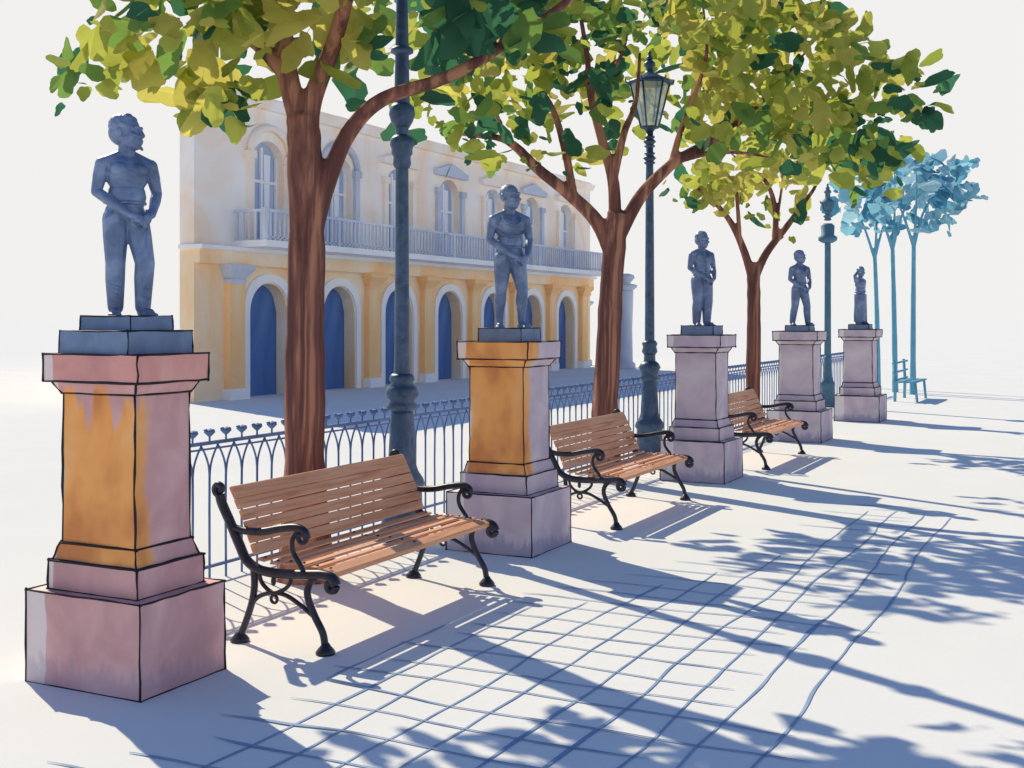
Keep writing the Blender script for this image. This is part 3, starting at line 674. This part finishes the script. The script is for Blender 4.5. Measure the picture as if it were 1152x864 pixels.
# the body behind the front, a wedge plan that opens away from the square
b = MB(); b.add([(XF-.4, Y0+.05, 0), (XF-.4, Y1-.05, 0), (-26, 46, 0), (-26, 30.2, 0), (XF-.4, Y0+.05, 6.74), (XF-.4, Y1-.05, 6.74), (-26, 46, 6.74), (-26, 30.2, 6.74)],
                [(0, 1, 2, 3), (7, 6, 5, 4), (0, 4, 5, 1), (1, 5, 6, 2), (2, 6, 7, 3), (3, 7, 4, 0)]); b.v = [v+Vector((-.003, 0, 0)) for v in b.v]; wp('body', b, M['peach'])
b = MB(); b.frustum((XF-.42, Y0-.02, XF+.10, Y1+.05), 6.75, (XF-.42, Y0-.05, XF+.20, Y1+.1), 6.97); wp('cornice', b, M['peach'])
b = MB(); b.add([(XF+.05, Y0, 6.99), (XF+.05, Y1, 6.99), (-26, 46, 6.76), (-26, 30.2, 6.76), (XF+.05, Y0, 7.05), (XF+.05, Y1, 7.05), (-26, 46, 7.0), (-26, 30.2, 7.0)], [(3, 2, 1, 0), (4, 5, 6, 7), (0, 1, 5, 4), (1, 2, 6, 5), (2, 3, 7, 6), (3, 0, 4, 7)]); wp('roof', b, M['peach'])
for k, c in enumerate(BC):
    d = empty('arched_door', (0, c-Y0, 0)); d.parent = bld
    b = MB(); hw = .72; N = 12
    pts = [(-hw, 0)]+[(hw*t, 1.98+.68*math.sqrt(max(0, 1-t*t))) for t in [-1+2*q/N for q in range(N+1)]]+[(hw, 0)]
    b.add([(-.33, y, z) for y, z in pts]+[(-.37, y, z) for y, z in pts], [tuple(range(len(pts)))[::-1], tuple(range(len(pts), 2*len(pts)))]); b.build('door_panel', M['blue_door'], d)
    b = MB(); arc = [(-hw-.03, 0), (-hw-.03, 1.0)]+[((hw+.03)*math.cos(a), 1.98+(.71)*math.sin(a)) for a in [PI-PI*q/14 for q in range(15)]]+[(hw+.03, 1.0), (hw+.03, 0)]
    n = len(arc); out = [((y+(.2 if y > 0 else -.2)*(1 if abs(y) > .6 else abs(y)/.75)), z+(.2 if z > 1.98 else 0)*min(1, (z-1.98)/.5 if z > 1.98 else 0)) for y, z in arc]
    vs = [(.05, y, z) for y, z in arc]+[(.05, y, z) for y, z in out]+[(-.28, y, z) for y, z in arc]+[(.0, y, z) for y, z in out]
    fs = []
    for q in range(n-1): fs += [(q, q+1, n+q+1, n+q), (2*n+q, 2*n+q+1, q+1, q), (n+q, n+q+1, 3*n+q+1, 3*n+q)]
    b.add(vs, fs); b.build('door_surround', M['trim'], d)
    w = empty('window', (0, c-Y0, 0)); w.parent = bld
    b = MB(); b.box(-.30, -.6, 3.70, -.27, .6, 6.06); b.build('pane', M['blue_pane'], w)
    b = MB()
    for y in (-.57, .0, .57): b.box(-.26, y-.035, 3.72, -.20, y+.035, 5.9)
    b.box(-.255, -.6, 5.05, -.205, .6, 5.12); b.build('window_frame', M['trim'], w)
    for y in (-.30, .30):
        b = MB(); vs = []
        for q in range(9): vs += [(-.262+.012*(q % 2), y-.13+.26*q/8*.6, 3.74), (-.262+.012*(q % 2), y-.16+.26*q/8, 5.75)]
        b.add(vs, [(2*q, 2*q+2, 2*q+3, 2*q+1) for q in range(8)]); b.build('curtain', M['curtain'], w)
    b = MB()
    for y in (-.74, .74): b.box(.0, y-.1, 3.7, .09, y+.1, 5.55); b.box(0, y-.14, 5.55, .13, y+.14, 5.72)
    if k < 2: b.tube([(.06, .76*math.cos(a), 5.72+.62*math.sin(a)) for a in [PI*q/14 for q in range(15)]], .085, 6)
    else: b.box(0, -.95, 6.10, .16, .95, 6.26); b.add([(.0, -.9, 6.262), (.15, -.9, 6.262), (.15, .9, 6.262), (0, .9, 6.262), (0, 0, 6.50), (.15, 0, 6.50)], [(1, 2, 5), (0, 1, 5, 4), (2, 3, 4, 5)])
    b.build('window_surround', M['grey_trim' if k % 2 else 'peach'], w)
for k in range(8):
    c = BC[0]-1.45+2.9*k
    if k == 0: c += .12
    p = empty('pilaster', (0, c-Y0, 0)); p.parent = bld
    b = MB(); b.box(0, -.27, .25, .16, .27, 2.62); b.build('pilaster_shaft', M['pilaster'], p)
    b = MB(); b.frustum((0, -.26, .17, .26), 2.62, (0, -.30, .20, .30), 2.72); b.frustum((0, -.25, .17, .25), 2.72, (0, -.40, .32, .40), 2.93); b.box(0, -.42, 2.93, .34, .42, 3.05); b.build('capital', M['grey_trim' if k == 0 else 'pilaster'], p)
    b = MB(); b.box(0, -.34, 0, .24, .34, .25); b.build('pilaster_foot', M['trim'], p)
bal = empty('balcony', (0, 0, 0)); bal.parent = bld
b = MB(); b.box(.0, 1.3, 3.453, .95, 22.0, 3.60); b.build('balcony_slab', M['trim'], bal)
b = MB(); y = 1.35
while y < 21.95: b.box(.86, y-.022, 3.60, .90, y+.022, 4.24); y += .17
for yy in (1.33, 4.2, 7.1, 10, 12.9, 15.8, 18.7, 21.9): b.box(.84, yy-.045, 3.6, .92, yy+.045, 4.33)
b.box(.845, 1.28, 4.24, .915, 21.97, 4.30); b.box(.86, 1.3, 3.66, .9, 21.95, 3.69)
x = .1
while x < .85: b.box(x-.02, 1.32, 3.6, x+.02, 1.36, 4.24); x += .17
b.box(.0, 1.31, 4.24, .845, 1.37, 4.30); b.build('balcony_railing', M['grey_trim'], bal)

# pale shapes beyond the end of the building
for px, d, h, lb in ((656, 47.5, 2.75, 'faint pale blue column just past the right end of the building'), (704, 44, 3.3, 'faint pale blue urn topped column right of the middle tree trunk')):
    p = at(px, HOR, d); p.z = 0; root = empty('stone_column', p); tag(root, lb, 'column')
    b = MB(); b.lathe([(.36, 0), (.36, .2), (.26, .28), (.24, h*.45), (.28, h-.5), (.27, h-.42)], 14); b.build('column_shaft', M['grey_trim'], root)
    b = MB(); b.lathe([(.27, h-.42), (.42, h-.30), (.42, h-.22), (.15, h-.16), (.34, h+.05), (.28, h+.15), (.1, h+.2)], 14); b.build('urn', M['grey_trim'], root)

# ------------------------------------------------------------------ light
SE = math.radians(39); SH = Vector((.88, -.475, 0)).normalized()          # shadows run this way
sun = bpy.data.lights.new('sun', 'SUN'); sun.energy = 4.95; sun.angle = math.radians(.5); sun.color = (1, .86, .60)
so = bpy.data.objects.new('sun', sun); C.objects.link(so); dirv = (SH*math.cos(SE)-UP*math.sin(SE))
so.rotation_euler = dirv.to_track_quat('-Z', 'Y').to_euler(); so.location = (-20, 15, 30)
w = bpy.data.worlds.new('World'); scene.world = w; w.use_nodes = True; nt = w.node_tree; nt.nodes.clear()
N = lambda k: nt.nodes.new('ShaderNode'+k); lk = nt.links.new
out = N('OutputWorld'); bg = N('Background'); bg.inputs['Strength'].default_value = .15
sky = N('TexSky'); sky.sky_type = 'NISHITA'; sky.sun_disc = False; sky.sun_elevation = SE; sky.sun_rotation = math.atan2(-SH.x, -SH.y)
sky.ozone_density = 9; sky.air_density = 1.0; sky.dust_density = .3
tc = N('TexCoord'); sp = N('SeparateXYZ'); lk(tc.outputs['Generated'], sp.inputs[0])
ns = N('TexNoise'); ns.inputs['Scale'].default_value = 2.2; ns.inputs['Detail'].default_value = 4; lk(tc.outputs['Generated'], ns.inputs['Vector'])
ad = N('Math'); ad.operation = 'MULTIPLY_ADD'; lk(ns.outputs['Fac'], ad.inputs[0]); ad.inputs[1].default_value = -.16; lk(sp.outputs[2], ad.inputs[2])
mr = N('MapRange'); mr.interpolation_type = 'SMOOTHSTEP'; lk(ad.outputs[0], mr.inputs['Value']); mr.inputs['From Min'].default_value = .17; mr.inputs['From Max'].default_value = .24
mr.inputs['To Min'].default_value = 1; mr.inputs['To Max'].default_value = 0
mx = N('Mix'); mx.data_type = 'RGBA'; lk(mr.outputs[0], mx.inputs['Factor']); lk(sky.outputs[0], mx.inputs[6]); mx.inputs[7].default_value = (5.90, 5.85, 5.74, 1)   # white haze and cloud low down
lk(mx.outputs[2], bg.inputs['Color']); lk(bg.outputs[0], out.inputs['Surface'])
vs = scene.view_settings; vs.view_transform = 'Standard'; vs.look = 'None'; vs.exposure = 0; vs.gamma = 1; vs.use_curve_mapping = False
scene.cycles.max_bounces = 8; scene.cycles.diffuse_bounces = 5; scene.cycles.transparent_max_bounces = 12
scene.cycles.use_denoising = True
